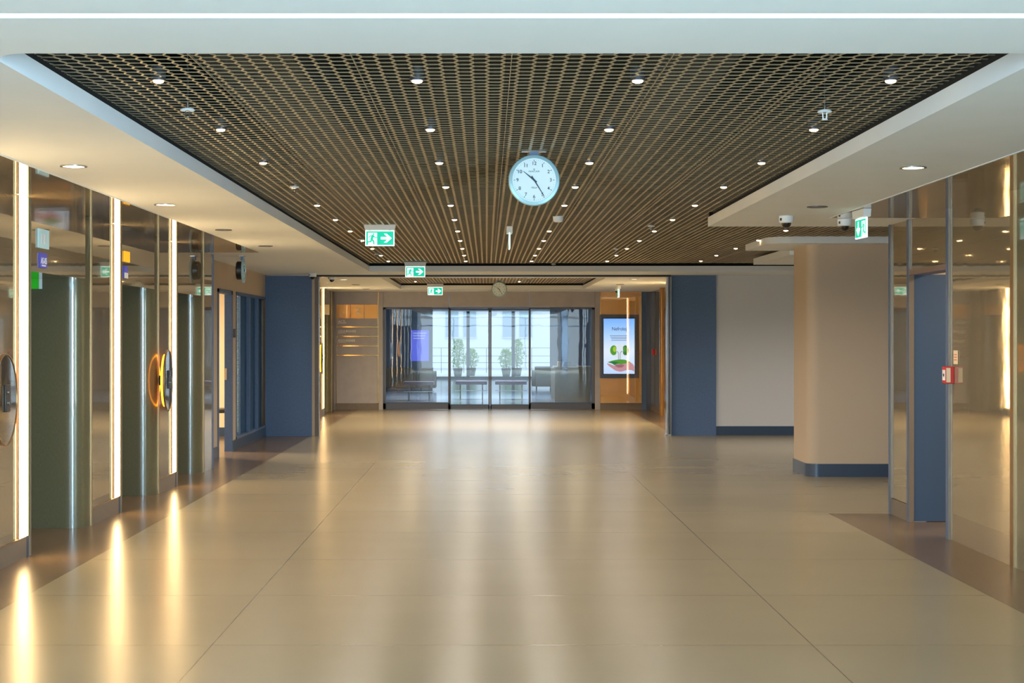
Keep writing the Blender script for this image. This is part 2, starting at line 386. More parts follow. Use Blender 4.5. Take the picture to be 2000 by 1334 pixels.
# ------------------------------------------------------------------ recessed downlights in the soffits
def downlight(lit):
    t = thing('downlight', 'x', 'downlight', (0, 0, 0), 0, 'round recessed downlights in the white soffit')
    obj('trim_ring', ring(nb(), (0, 0, 0), .062, .078, -.006, .004), CHROME if lit else FRAME, t)
    obj('lens', cyl(nb(), (0, 0, 0), .0618, -.003, .002, n=32), DOWNM if lit else OFFL, t)
    return t
dl = downlight(True); do = downlight(False); ul = uo = False
for (x, y, lit, lab) in (
    (-2.4, 8.93, 1, 'large lit downlight in the left soffit, nearest the viewer'),
    (-2.41, 11.5, 1, 'lit downlight in the left soffit, second from the viewer'),
    (-2.43, 14.2, 0, 'unlit downlight in the left soffit, third from the viewer'),
    (-2.4, 16.7, 0, 'unlit downlight in the left soffit just before the side-facing clock'),
    (2.5, 9.0, 1, 'large lit downlight in the right soffit, nearest the viewer'),
    (2.52, 11.7, 0, 'dim downlight in the right soffit beside the dome camera'),
    (2.51, 26.1, 1, 'lit downlight near the gold wall, closer to the dark ceiling track'),
    (2.49, 28.6, 0, 'unlit downlight near the gold wall, farther from the track'),
    (-2.44, 26.3, 1, 'lit downlight above the directory wall, just beyond the dome camera'),
    (-2.45, 28.8, 0, 'unlit downlight above the directory wall, middle one'),
    (-2.46, 31.4, 0, 'unlit downlight above the directory wall, nearest the wall')):
    src = dl if lit else do
    if lit and not ul: o = dl; ul = True; o.location = (x, y, CZ); o['label'] = lab
    elif not lit and not uo: o = do; uo = True; o.location = (x, y, CZ); o['label'] = lab
    else: o = dup(src, (x, y, CZ), 0, lab)
    if lit or y < 17: spotlamp(x, y, CZ-.05, DOWN, (1, .88, .70), 165)  # nearer unlit downlights also get an added fill lamp
for (x, y, f_) in ((5.2, 13.3, 1), (7.5, 13.3, 1), (5.2, 21.6, 2.6), (8, 21.6, 1.5), (4.3, 15.0, 1)):  # fill lamps without fixtures, added to brighten the column and grey wall
    spotlamp(x, y, CZ-.06, DOWN*1.5*f_, (1, .92, .82), 170)

# ------------------------------------------------------------------ left wall with elevator niches
NZ = 2.035   # niche head height
wl = sempty('wall_left')
def panel_x(parent, x, y0, y1, z0, z1, m=MIRROR, side=1, name='mirror_panel', th=.02):
    return obj(name, bx(min(x, x-side*th), max(x, x-side*th), y0, y1, z0, z1), m, parent)
posts = [.5, 3.12, 5.74, 8.36, 10.98, 13.72, 16.2]
faces = [2.06, 4.68, 7.3, 9.92, 12.54, 15.15, 17.6]
def wbox(*a): struct('wall_left', bx(*a), FABRIC)
wbox(-3.97, XL-.021, -.5, posts[0]-.02, 0, CZ)
panel_x(wl, XL, -.5, posts[0]-.32, .14, CZ)
for i, p in enumerate(posts):
    wl = sempty('wall_left')
    if i: 
        s = faces[i-1]+.2
        wbox(-3.97, XL-.021, s, p-.01, 0, CZ)
        panel_x(wl, XL, s, p-.3, .14, CZ)
    else: s = p-.6
    obj('plinth', bx(XL-.02, XL+.006, s, p-.06, 0, .14), PLINTH, wl)
    obj('plinth_cap', bx(XL-.02, XL+.008, s, p-.06, .14, .146), GOLDE, wl)
    obj('post', bx(XL-.03, XL+.012, p-.05, p-.018, 0, CZ), FRAME, wl)
    obj('post', bx(XL-.03, XL+.018, p-.018, p+.012, 0, CZ), POSTM, wl)
    # niche: back, elevator doors, head
    q = faces[i]
    wbox(-4.6, -3.97, p, q, 0, NZ+.3); 
    obj('header_panel', bx(XL-.02, XL, p+.012, q, NZ, CZ), MIRROR, wl)
    obj('niche_soffit', bx(-3.97, XL-.02, p+.012, q, NZ, NZ+.03), MIRROR, wl)
    wbox(-3.97, XL-.025, p+.012, q, NZ+.04, CZ)
wl = sempty('wall_left')
panel_x(wl, XL, 17.81, 18.36, .0, CZ)
struct('wall_left', bx(-3.97, XL-.021, 17.81, 18.36, 0, CZ), FABRIC)
obj('post', bx(XL-.03, XL+.01, 18.36, 18.39, 0, CZ), STEELB, wl)
ordn = {10.98: 'first', 13.72: 'second', 16.2: 'third'}
ordw = {.5: 'behind the viewer', 3.12: 'beside the viewer', 5.74: 'just ahead of the viewer', 8.36: 'just left of the picture', 10.98: 'nearest in the picture', 13.72: 'second in the picture', 16.2: 'third in the picture'}
# elevator doors
for i, p in enumerate(posts):
    q = faces[i]
    t = thing('elevator_door', 'dark steel elevator door inside the niche after the light strip %s' % ordw[p], 'elevator door', (-3.95, (p+q)/2, 0), 0, 'elevator doors')
    h = (q-p)/2-.12
    for s in (-1, 1): obj('door_leaf', bx(0, .03, min(.003*s, s*h), max(.003*s, s*h), .01, NZ-.06), WOOD, t)
    obj('frame', bx(-.015, .05, -h-.06, -h-.01, 0, NZ-.02), CHROME, t); obj('frame', bx(-.015, .05, h+.01, h+.06, 0, NZ-.02), CHROME, t)
# lacquered piers
def pier_bm():
    pts = [(-.67, 0), (-.16, 0)]+arc(-.16, .16, .16, 270, 360, 20)+[(0, .18), (-.67, .18)]
    return prism(nb(), pts, 0, 1.0*CZ, 'xy')
pr0 = None
for i, q in enumerate(faces):
    lab = 'dark olive lacquered pier with a rounded corner, %s' % {
        12.54: 'between the first and second light strips', 15.15: 'between the second and third light strips', 17.6: 'just after the third light strip',
        9.92: 'just left of the picture edge', 7.3: 'outside the picture on the near left', 4.68: 'left of the viewer', 2.06: 'behind the viewer on the left'}[q]
    if pr0 is None:
        pr0 = thing('lacquered_pier', lab, 'pier', (XL, q, 0), 0, 'rounded dark piers beside the elevator niches')
        obj('body', pier_bm(), LACQ, pr0)
        obj('edge_strip', bx(-.03, .008, .18, .2, 0, CZ), GOLDE, pr0)
    else: dup(pr0, (XL, q, 0), 0, lab)
# light strips
def strip_thing(label, loc, side=1):
    t = thing('light_strip', label, 'wall light', loc, 0, 'tall warm vertical light strips on the walls')
    z0, z1 = .15, CZ-.002
    def b_(y0, y1, x0, x1, m, n): return obj(n, bx(min(side*x0, side*x1), max(side*x0, side*x1), y0, y1, z0, z1), m, t)
    b_(-.255, -.245, 0, .02, GOLDE, 'channel_edge'); b_(-.035, -.025, 0, .02, GOLDE, 'channel_edge')
    b_(-.243, -.146, .001, .014, STRIPM, 'diffuser'); b_(-.134, -.037, .001, .014, STRIPM, 'diffuser'); b_(-.146, -.134, .001, .012, FRAME, 'divider')
    return t
for p in posts[3:]:
    strip_thing('tall warm light strip on the left wall, %s' % ordw[p], (XL, p-.03, 0))
# signs on the niche heads
def plate_x(name, label, cat, x, y0, y1, z0, z1, m, side=1, th=.012, bm2=None):
    t = thing(name, label, cat, (x, (y0+y1)/2, z0)); w_ = (y1-y0)/2
    a, b = sorted((0, side*th)); obj('plate', bx(a, b, -w_, w_, 0, z1-z0), m, t)
    return t
RX = (PI/2, 0, PI/2)
t = plate_x('floor_display', 'pale glass floor indicator on the mirrored head of the first elevator niche', 'display', XL+.001, 11.20, 11.46, EYE+.66, EYE+.80, mat('pale display', (150, 180, 185), .3, emit=(150, 190, 195), estr=.35))
for yy in (-.05, .03): obj('digit', bx(.012, .014, yy-.022, yy+.022, .03, .105), WPL, t)
t = plate_x('elevator_number_sign', 'blue sign reading AS-05 under the floor indicator of the first niche', 'sign', XL+.001, 11.235, 11.405, EYE+.515, EYE+.625, BLUES)
text('lettering', 'AS-05', .066, WPL, t, (.0135, 0, .05), RX, align='CENTER', sx=.95)
obj('lower_band', bx(.012, .0135, -.05, .05, .012, .022), WPL, t)
t = plate_x('elevator_warning_sign', 'small amber sign on the mirrored head of the second elevator niche', 'sign', XL+.001, 13.86, 14.06, EYE+.69, EYE+.785, YEL)
t = plate_x('elevator_number_sign', 'small violet and white sign below the amber sign of the second niche', 'sign', XL+.001, 13.84, 13.98, EYE+.54, EYE+.65, BLUES)
obj('lower_band', bx(.012, .0135, -.07, .07, .0, .05), WPL, t)
t = thing('green_notice', 'small green and white notice below the mirrored head of the first niche', 'sign', (-3.67, 12.535, EYE+.40))
obj('plate', bx(-.05, .02, -.006, 0, 0, .083), GREENS, t); obj('white_edge', bx(.02, .045, -.006, 0, 0, .083), WPL, t)
# round call panels
DISCM = mat('disc mirror', (150, 128, 96), .06, .8)
def call_disc(label, loc):
    t = thing('round_call_panel', label, 'elevator call panel', loc, .066, 'round mirrored elevator call panels with amber glow')
    obj('disc', lathe(nb(), [(.285, -.012), (.303, -.006), (.305, .0), (.3, .004), (.28, .006)], (0, 0, 0), 'x', 64), DISCM, t)
    obj('rim', ring(nb(), (0, 0, 0), .297, .308, -.008, .009, 'x', 64), GOLDE, t)
    obj('amber_ring', ring(nb(), (0, 0, 0), .24, .262, -.035, -.014, 'x', 64), AMBER, t)
    obj('hub', cyl(nb(), (0, 0, 0), .05, -.085, -.012, 'x', 32), DARKM, t)
    pl = obj('button_plate', bx(.006, .02, -.06, .06, -.08, .1), DARKM, t, .004)
    for z in (-.02, .05): obj('button', cyl(nb(), (0, 0, z), .014, .02, .026, 'x', 20), CHROME, pl)
    return t
call_disc('round mirrored call panel with amber glow, at the left edge of the picture', (XL+.09, 10.17, 1.145))
call_disc('round mirrored call panel with amber glow beside the third light strip', (XL+.09, 15.36, 1.13))
call_disc('round call panel with amber glow beside the far light strip beyond the dark track', (XL+.09, 29.75, 1.16))

# ------------------------------------------------------------------ alcove on the left: cloth wall, open door, office window
AX = -3.5
struct('wall_left', bx(-3.58, AX, 18.39, 20.04, 0, CZ), FABRIC)
struct('wall_left', bx(-3.97, AX, 18.36, 18.39, 0, CZ), FABRIC)
struct('wall_left', bx(-3.58, AX, 20.04, 24.3, 2.2, CZ), FABRIC)
struct('wall_left', bx(-3.58, AX, 21.10, 21.45, 0, 2.2), FABRIC)
struct('wall_left', bx(-3.58, AX, 21.45, 24.3, 0, .14), NAVYB)
struct('baseboard_left', bx(AX, AX+.012, 18.4, 19.98, 0, .145), NAVYB)
struct('baseboard_left', bx(AX, AX+.012, 21.12, 24.29, 0, .14), NAVYB)
dr = sempty('door_1')
obj('frame', bx(-3.585, AX+.015, 21.02, 21.12, 0, 2.2), NAVY, dr); obj('frame', bx(-3.585, AX+.015, 19.98, 20.04, 0, 2.2), NAVY, dr)
obj('frame_head', bx(-3.585, AX+.015, 19.98, 21.12, 2.15, 2.2), NAVY, dr)
obj('strike_plate', bx(-3.58, -3.55, 21.005, 21.02, .98, 1.14), CHROME, dr)
wn = sempty('window_2')
for k, y in enumerate((21.45, 22.62, 23.45)):
    y1 = (22.62, 23.45, 24.3)[k]
    obj('frame', bx(-3.57, AX+.01, y, y+.035, .14, 2.19), NAVY, wn)
    gl = obj('glass_pane', bx(-3.545, -3.535, y+.035, y1, .17, 2.16), GLASS2, wn)
    bl = nb(); ye = y+.035+(y1-y)*.62
    for j in range(78):
        z = .2+j*.025; prism(bl, [(-3.59, z), (-3.572, z+.012), (-3.570, z+.011), (-3.588, z-.001)], y+.06, ye, 'xz') if False else box(bl, -3.592, -3.575, y+.06, ye, z, z+.016)
    obj('venetian_blind', bl, BLIND, wn)
    obj('side_panel', bx(-3.6, -3.56, ye+.02, y1-.01, .15, 2.18), NAVY, wn)
obj('frame', bx(-3.57, AX+.01, 21.45, 24.3, 2.16, 2.2), NAVY, wn); obj('frame', bx(-3.57, AX+.01, 21.45, 24.3, .14, .17), NAVY, wn)
# the office behind
struct('wall_left', bx(-6.6, -6.5, 18.4, 24.4, 0, CZ), CREAM); struct('wall_left', bx(-6.6, -3.63, 24.3, 24.4, 0, CZ), CREAM)
struct('wall_left', bx(-6.6, -3.98, 18.3, 18.4, 0, CZ), CREAM); struct('ceiling', bx(-6.6, -3.62, 18.4, 24.4, CZ, CZ+.05), WHITE)
struct('baseboard_left', bx(-6.5, -3.64, 24.285, 24.3, 0, .14), NAVYB)
l = bpy.data.lights.new('office_lamp', 'AREA'); l.energy = 170; l.size = .6; l.color = (1, .84, .62)
o = bpy.data.objects.new('office_lamp', l); o.location = (-5, 21.5, CZ-.02); C.objects.link(o)
t = thing('office_chair', 'black chair just visible through the open door on the left', 'chair', (-4.08, 23.2, 0))
obj('seat', bx(-.24, .24, -.24, .24, .43, .49), DARKM, t, .015); obj('backrest', bx(-.24, -.2, -.24, .24, .49, .86), DARKM, t, .01)
for sx in (-1, 1):
    for sy in (-1, 1): obj('leg', bar(nb(), (sx*.21, sy*.21, 0), (sx*.2, sy*.2, .44), .014), DARKM, t)
t = thing('door_controller', 'small dark wall plate between the open door and the office window', 'control panel', (AX+.001, 21.30, 1.62))
obj('plate', bx(0, .02, -.07, .07, -.06, .06), FRAME, t, .004); obj('screen', bx(.02, .022, -.0, .055, -.035, .035), OFFL, t)

# ------------------------------------------------------------------ navy columns and the sliding partition track
struct('wall_left', bx(-3.5, -2.76, 24.3, 24.62, 0, CZ), NAVY)
struct('wall_left', bx(-3.5, -2.76, 24.285, 24.3, CZ-.02, CZ), CHROME)
pt = sempty('trim_6')
obj('track', bx(-2.76, 2.93, 24.36, 24.5, CZ-.03, CZ+.001), DARKM, pt)
obj('post', bx(-2.76, -2.72, 24.31, 24.4, 0, CZ-.03), FABRIC, pt); obj('post', bx(-2.72, -2.655, 24.33, 24.5, 0, CZ-.03), PLINTH, pt)
obj('edge_strip', bx(-2.655, -2.645, 24.33, 24.36, 0, CZ-.03), CHROME, pt)
obj('post', bx(2.86, 2.885, 24.4, 24.5, 0, CZ-.03), CHROME, pt); obj('post', bx(2.89, 2.915, 24.36, 24.5, 0, CZ-.03), FRAME, pt); obj('edge_strip', bx(2.92, 2.93, 24.36, 24.5, 0, CZ-.03), CHROME, pt)
obj('floor_bracket', bx(2.84, 2.93, 24.34, 24.52, 0, .03), CHROME, pt)
struct('wall_right', bx(2.95, 3.665, 24.5, 24.85, 0, CZ), NAVY)
struct('wall_right', bx(3.665, 10.9, 24.55, 24.85, 0, CZ), GREYW)
struct('baseboard_right', bx(3.665, 10.9, 24.53, 24.55, 0, .145), NAVYB)

# ------------------------------------------------------------------ beige column on the right
t = thing('square_column', 'beige cloth-covered column with rounded corners and navy skirting, right of the hall', 'column', (4.15, 17.65, 0))
def rrect(hx, hy, r): return arc(hx-r, hy-r, r, 0, 90)+arc(-hx+r, hy-r, r, 90, 180)+arc(-hx+r, -hy+r, r, 180, 270)+arc(hx-r, -hy+r, r, 270, 360)
obj('shaft', prism(nb(), rrect(.55, .45, .13), .145, CZ+.05), FABRIC, t)
obj('skirting', prism(nb(), rrect(.562, .462, .14), 0, .145), NAVYB, t)

# ------------------------------------------------------------------ right wall
wr = sempty('wall_right')
struct('wall_right', bx(XR+.021, 3.9, -.5, 7.3, 0, CZ), FABRIC)
struct('wall_right', bx(XR+.31, 3.96, 9.3, 10.45, 0, CZ), FABRIC)
struct('wall_right', bx(XR+.021, 3.9, 10.46, 11.95, 0, CZ), FABRIC)
struct('wall_right', bx(XR+.021, 3.72, 12.99, 13.58, 0, CZ), FABRIC)
struct('wall_right', bx(XR+.021, 3.72, 11.95, 12.99, 2.13, CZ), FABRIC)
for (a, b) in ((-.5, 1.2), (1.24, 4.3), (4.34, 7.3), (10.47, 11.85)): panel_x(wr, XR, a, b, .0, CZ, side=-1)
obj('mirror_panel', bx(XR-.002, XR+.018, 11.95, 12.96, 2.13, CZ), MIRROR, wr)
obj('mirror_panel', bx(XR-.002, XR+.018, 13.03, 13.56, .145, CZ), MIRROR, wr)
obj('plinth', bx(XR-.006, XR+.018, 13.0, 13.58, 0, .14), PLINTH, wr)
for y in (11.86, 12.97, 13.56):
    obj('post', bx(XR-.02, XR+.03, y, y+.035, 0, CZ), STEELB, wr); obj('post', bx(XR-.012, XR+.03, y+.035, y+.075, 0, CZ), STEELB, wr)
    obj('edge_strip', bx(XR-.014, XR+.03, y-.006, y, 0, CZ), POSTM, wr)
struct('wall_right', bx(3.88, 3.95, 7.3, 9.29, 0, CZ), LACQ)
struct('wall_right', bx(3.6, 3.72, 13.63, 13.66, 0, CZ), FABRIC)
d2 = sempty('door_2')
obj('door_leaf', bx(3.60, 4.55, 12.985, 13.03, .005, 2.09), NAVYD, d2)
obj('frame_head', bx(XR-.015, 3.72, 11.93, 12.97, 2.085, 2.13), mat('pinkish metal', (150, 128, 122), .35, .5), d2)
# room behind the doorway
struct('wall_right', bx(6.4, 6.5, 9.5, 13.6, 0, CZ), CREAM); struct('wall_right', bx(3.9, 6.5, 9.4, 9.5, 0, CZ), CREAM)
struct('wall_right', bx(3.72, 6.5, 13.5, 13.6, 0, CZ), CREAM); struct('ceiling', bx(3.9, 6.5, 9.5, 13.5, CZ, CZ+.05), WHITE)
l = bpy.data.lights.new('side_room_lamp', 'AREA'); l.energy = 40; l.size = .5; l.color = (1, .9, .72)
o = bpy.data.objects.new('side_room_lamp', l); o.location = (4.9, 11.7, CZ-.02); C.objects.link(o)
t = thing('lacquered_pier', 'dark lacquered pier with gold edge at the right edge of the picture', 'pier', (XR, 10.45, 0))
pts = [(.3, 0), (0, 0), (0, -1.0)]+[(.16-.16*math.cos(math.radians(a)), -1.0-.16*math.sin(math.radians(a))) for a in range(5, 91, 5)]+[(.3, -1.16)]
obj('body', prism(nb(), pts, 0, CZ), LACQ, t); obj('edge_strip', bx(-.012, .02, -.05, .02, 0, CZ), GOLDE, t)
t = thing('fire_call_point', 'red fire call point on the mirrored wall beside the blue doorway', 'fire alarm button', (XR-.02, 11.80, EYE-.285), 0)
obj('box', bx(-.045, .02, -.05, .05, -.065, .065), RED, t, .004); obj('face', bx(-.047, -.045, -.035, .035, -.04, .04), WPL, t); obj('button', cyl(nb(), (0, 0, 0), .012, -.05, -.047, 'x', 16), DARKM, t)
obj('side_label', bx(-.042, -.01, -.052, -.05, -.055, .055), PAPER, t)
t = thing('wall_notice', 'small cream notice on the mirrored wall above the red call point', 'notice', (XR-.003, 11.70, EYE-.2))
obj('sheet', bx(-.004, 0, -.05, .05, 0, .105), PAPER, t)
for z in (.03, .05, .07): obj('line', bx(-.005, -.004, -.035, .035, z, z+.006), RED, t)

# ------------------------------------------------------------------ corridor beyond the track
wl = sempty('wall_left')
struct('wall_left', bx(-3.97, XL-.021, 24.62, 30.9, 0, CZ), FABRIC)
panel_x(wl, XL, 24.65, 28.1, .14, CZ); panel_x(wl, XL, 28.12, 30.6, .14, CZ)
obj('plinth', bx(XL-.02, XL+.006, 24.65, 30.85, 0, .14), PLINTH, wl); obj('post', bx(XL-.03, XL+.018, 30.86, 30.93, 0, CZ), CHROME, wl)
strip_thing('tall bright light strip on the left wall beyond the dark ceiling track', (XL, 30.87, 0))
dup(pr0, (XL, 32.3, 0), 0, 'dark lacquered rounded pier beside the directory wall, lit gold')
struct('wall_left', bx(-3.97, XL-.02, 32.48, 33.35, 0, CZ), PLINTH)
struct('wall_left', bx(-4.6, -3.97, 30.9, 32.3, 0, CZ), FABRIC)
struct('wall_left', bx(-3.97, XL-.02, 30.93, 32.3, NZ, CZ), MIRROR)
RW = 3.56
struct('wall_right', bx(RW+.02, 3.95, 24.85, 33.3, 0, CZ), FABRIC)
wr2 = sempty('wall_right')
for (a, b) in ((24.9, 27.4), (28.0, 30.2), (31.3, 33.28)): panel_x(wr2, RW, a, b, .12, CZ, side=-1)
obj('plinth', bx(RW-.004, RW+.02, 24.9, 33.28, 0, .12), PLINTH, wr2)
strip_thing('tall warm light strip on the right wall beyond the navy column', (RW, 27.95, 0), -1)
t = thing('lacquered_pier', 'gold-brown lacquered pier seen past the steel post of the sliding track', 'pier', (RW, 30.7, 0))
obj('body', prism(nb(), [(.02, -.45)]+arc(.02, 0, .12, 240, 120, 14)+[(.02, .45)], 0, CZ), mat('brown lacquer', (150, 104, 40), .25, .3, coat=1), t)
t = thing('fire_call_point', 'small red fire call point on the far right wall by the gold panel', 'fire alarm button', (RW-.003, 32.6, EYE-.30))
obj('box', bx(-.045, 0, -.05, .05, -.06, .06), RED, t, .004)

# ------------------------------------------------------------------ end wall with sliding glass doors
EY = 33.3
def px(x, Y=EY): return (x-950)*Y/F
def pz(y, Y=EY): return EYE+(660-y)*Y/F
struct('wall_back', bx(-3.6, px(655), EY, EY+.2, 0, CZ), STONE)
wb = sempty('wall_back')
for (a, b) in ((748, 877), (877, 1035), (1035, 1162)): obj('header_panel', bx(px(a)+.006, px(b)-.006, EY-.02, EY+.18, pz(600), CZ), STONE, wb)
obj('side_post', bx(px(740), px(748), EY-.03, EY+.18, 0, CZ), STONE, wb); obj('side_post', bx(px(1162), px(1172), EY-.03, EY+.18, 0, CZ), STONE, wb)
# directory wall
struct('wall_back', bx(px(655), px(740), EY-.0, EY+.18, 0, CZ), STONE)
struct('baseboard_back', bx(px(655), px(740), EY-.02, EY, 0, .14), PLINTH)
t = thing('directory_board', 'brown directory board with gold tiles, brass lines and pale lettering left of the glass doors', 'directory sign', (px(697), EY, 0))
lx0, lx1 = px(658)-px(697), px(738.5)-px(697)
obj('back_panel', bx(lx0, lx1, -.012, 0, .14, CZ-.01), STONE, t)
obj('edge_strip', bx(lx1-.01, lx1+.015, -.02, 0, .12, CZ), GOLDBAR, t); obj('edge_strip', bx(lx0-.02, lx0, -.02, 0, .12, CZ), GOLDE, t)
for k in range(3):
    a = lx0+k*.299; obj('gold_tile', bx(a, a+.287, -.024, -.012, pz(622), pz(595)), GOLD, t)
text('tile_lettering', 'Z', .2, LETTER, t, (lx0+.4, -.026, pz(608)), (PI/2, 0, 0))
for y in (638.5, 657, 675.5, 694): obj('brass_line', bx(lx0, lx1, -.03, -.012, pz(y+1.2), pz(y-1.2)), GOLDBAR, t)
text('lettering', 'ACİL', .075, LETTER, t, (lx0+.03, -.0135, pz(628.5)), (PI/2, 0, 0))
text('lettering', 'ÇOCUK MÜŞAHEDE', .068, LETTER, t, (lx0+.03, -.0135, pz(647)), (PI/2, 0, 0), sx=.62)
text('lettering', 'ERİŞKİN MÜŞAHEDE', .068, LETTER, t, (lx0+.03, -.0135, pz(665.5)), (PI/2, 0, 0), sx=.56)
for y in (631.5, 650.3, 668.8): obj('small_line', bx(lx0+.03, lx0+.2, -.0135, -.012, pz(y+.3), pz(y-.3)), LETTER, t)
# glazing
def glazing(name, x0, x1, y, top, sill, fl, frr):
    g = sempty(name)
    obj('glass_pane', bx(x0+fl, x1-frr, y+.02, y+.03, sill, top-.03), GLASS, g)
    obj('frame', bx(x0, x0+fl, y, y+.05, 0, top), FRAME, g); obj('frame', bx(x1-frr, x1, y, y+.05, 0, top), FRAME, g)
    obj('top_rail', bx(x0, x1, y, y+.05, top-.035, top), FRAME, g); obj('bottom_rail', bx(x0, x1, y, y+.05, 0.01, sill), FRAME, g)
    obj('sill_cap', bx(x0, x1, y-.006, y+.056, sill-.02, sill+.0), NAVYB, g)
    return g
TOP = pz(601)
glazing('window_3', px(748), px(878), EY+.03, TOP, .155, .06, .03)
glazing('window_4', px(1034), px(1162), EY+.03, TOP, .155, .03, .07)
glazing('door_3', px(877), px(957)-.003, EY+.1, TOP-.02, .11, .035, .03)
glazing('door_4', px(957)+.003, px(1036), EY+.1, TOP-.02, .11, .03, .035)
t = thing('door_pivot', 'small dark door motor fitting at the top where the glass door leaves meet', 'door fitting', (px(957), EY+.09, TOP-.06))
obj('body', prism(nb(), [(-.05, .05), (.05, .05), (.02, -.03), (-.02, -.03)], -.05, 0, 'xz'), DARKM, t)
# gold wall with the lit screen
struct('wall_back', bx(px(1172), px(1253), EY, EY+.2, 0, CZ), GOLD)
struct('baseboard_back', bx(px(1172), px(1253), EY-.02, EY, 0, .145), PLINTH)
struct('wall_back', bx(px(1253), px(1262), EY-.03, EY+.2, 0, CZ), NAVY)
struct('wall_back', bx(px(1262), 3.95, EY, EY+.2, 0, CZ), FRAME)
gp = glass_mat('cover glass', .1, (.97, .98, 1), .0)
t = thing('cover_glass', 'clear glass sheet covering the gold panel and the lit screen', 'glass sheet', (px(1212), EY-.09, 0))
obj('pane', bx(px(1173)-px(1212), px(1252)-px(1212), -.006, 0, .15, CZ-.01), gp, t)
for (sx, z) in ((-.42, .3), (.42, .3), (-.42, 2.45), (.42, 2.45)): obj('standoff', cyl(nb(), (sx, 0, z), .01, 0, .09, 'y', 12), CHROME, t)
# screen
sc = thing('information_screen', 'tall lit screen headed Nefroloji with a green kidney tree on an open hand', 'screen', (px(1210), EY-.001, pz(677)))
def sm(name, rgb, st=1.0): return mat(name, (12, 12, 12), .4, emit=rgb, estr=st*.72)
def scx(u): return (u-430)/858*90*EY/F      # reference picture units to metres
def scz(v): return (640-v)/1334*140*EY/F
m = bpy.data.materials.new('screen sky'); m.use_nodes = True; nt = m.node_tree; N = nt.nodes; L = nt.links; b = N['Principled BSDF']
b.inputs['Base Color'].default_value = (0, 0, 0, 1); b.inputs['Roughness'].default_value = .2
tc = N.new('ShaderNodeTexCoord'); s_ = N.new('ShaderNodeSeparateXYZ'); L.new(tc.outputs['Object'], s_.inputs[0])
mr = N.new('ShaderNodeMapRange'); mr.inputs[1].default_value = -.6; mr.inputs[2].default_value = .6; L.new(s_.outputs[2], mr.inputs[0])
cr = N.new('ShaderNodeValToRGB'); L.new(mr.outputs[0], cr.inputs[0])
el = cr.color_ramp.elements; el[0].color = (*lin((190, 216, 250)), 1); el[1].color = (*lin((120, 178, 250)), 1)
e = el.new(.42); e.color = (*lin((228, 238, 252)), 1); e = el.new(.75); e.color = (*lin((168, 208, 252)), 1)
L.new(cr.outputs[0], b.inputs['Emission Color']); b.inputs['Emission Strength'].default_value = 1.0
obj('bezel', bx(scx(60), scx(790), -.05, 0, scz(1225), scz(45)), FRAME, sc, .004)
obj('inner_bezel', bx(scx(105), scx(735), -.054, -.05, scz(1165), scz(100)), DARKM, sc)
obj('display', bx(scx(130), scx(705), -.056, -.054, scz(1145), scz(120)), m, sc)
def sp_(name, pts, mt, d): return obj(name, prism(nb(), [(scx(a), scz(b_)) for a, b_ in pts], -.056-d, -.056, 'xz'), mt, sc)
text('title', 'Nefroloji', .105, sm('screen ink', (30, 60, 110), .5), sc, (scx(430), -.0575, scz(312)), (PI/2, 0, 0), align='CENTER', sx=.9)
for k, (v, a, b_) in enumerate(((437, 245, 595), (465, 258, 580), (493, 272, 570), (523, 272, 565))): sp_('text_line', [(a, v-4), (b_, v-4), (b_, v+4), (a, v+4)], sm('screen line %d' % k, (90, 120, 160), .6), .001)
def blob(cx, cy, rx, ry, dent, n=28):
    o_ = []
    for k in range(n):
        a = 2*PI*k/n; c_, s__ = math.cos(a), math.sin(a)
        f = 1-.32*max(0, (c_*dent))**6
        o_.append((cx+rx*c_*f, cy-ry*s__))
    return o_
G1 = sm('screen green', (86, 170, 40), 1); G2 = sm('screen dark green', (40, 132, 60), .9); YG = sm('screen yellow green', (180, 214, 40), 1.1)
sp_('glow', blob(425, 720, 190, 130, 0), sm('screen glow', (236, 244, 250), 1.2), .0004)
sp_('kidney', blob(318, 708, 66, 92, 1), G1, .001); sp_('kidney', blob(535, 708, 60, 92, -1), G2, .001)
sp_('kidney_light', blob(335, 690, 34, 50, 1), YG, .0014); sp_('kidney_light', blob(520, 690, 28, 50, -1), G1, .0014)
SK = sm('screen skin', (222, 160, 166), 1); SK2 = sm('screen skin shade', (186, 116, 128), .9); TR = sm('screen stem', (150, 160, 190), .9)
sp_('stem', [(372, 722), (396, 730), (412, 765), (412, 880), (402, 880), (402, 770), (388, 740), (370, 732)], TR, .001)
sp_('stem', [(480, 716), (450, 730), (432, 765), (432, 880), (442, 880), (442, 770), (458, 740), (480, 730)], TR, .001)
sp_('hand', [(185, 945), (250, 965), (330, 995), (350, 970), (470, 965), (560, 940), (630, 930), (680, 970), (700, 1010), (700, 1100), (640, 1075), (560, 1075), (450, 1108), (360, 1090), (290, 1045), (215, 990)], SK, .001)
sp_('thumb', [(345, 985), (370, 972), (480, 970), (520, 985), (480, 1025), (400, 1030), (350, 1005)], SK2, .0014)
sp_('grass', [(200, 930), (270, 905), (360, 885), (430, 876), (520, 882), (590, 905), (630, 930), (560, 945), (470, 965), (380, 965), (330, 985), (290, 955)], G1, .0016)
sp_('grass_shade', [(230, 932), (320, 915), (420, 930), (330, 975), (290, 955)], G2, .0019)

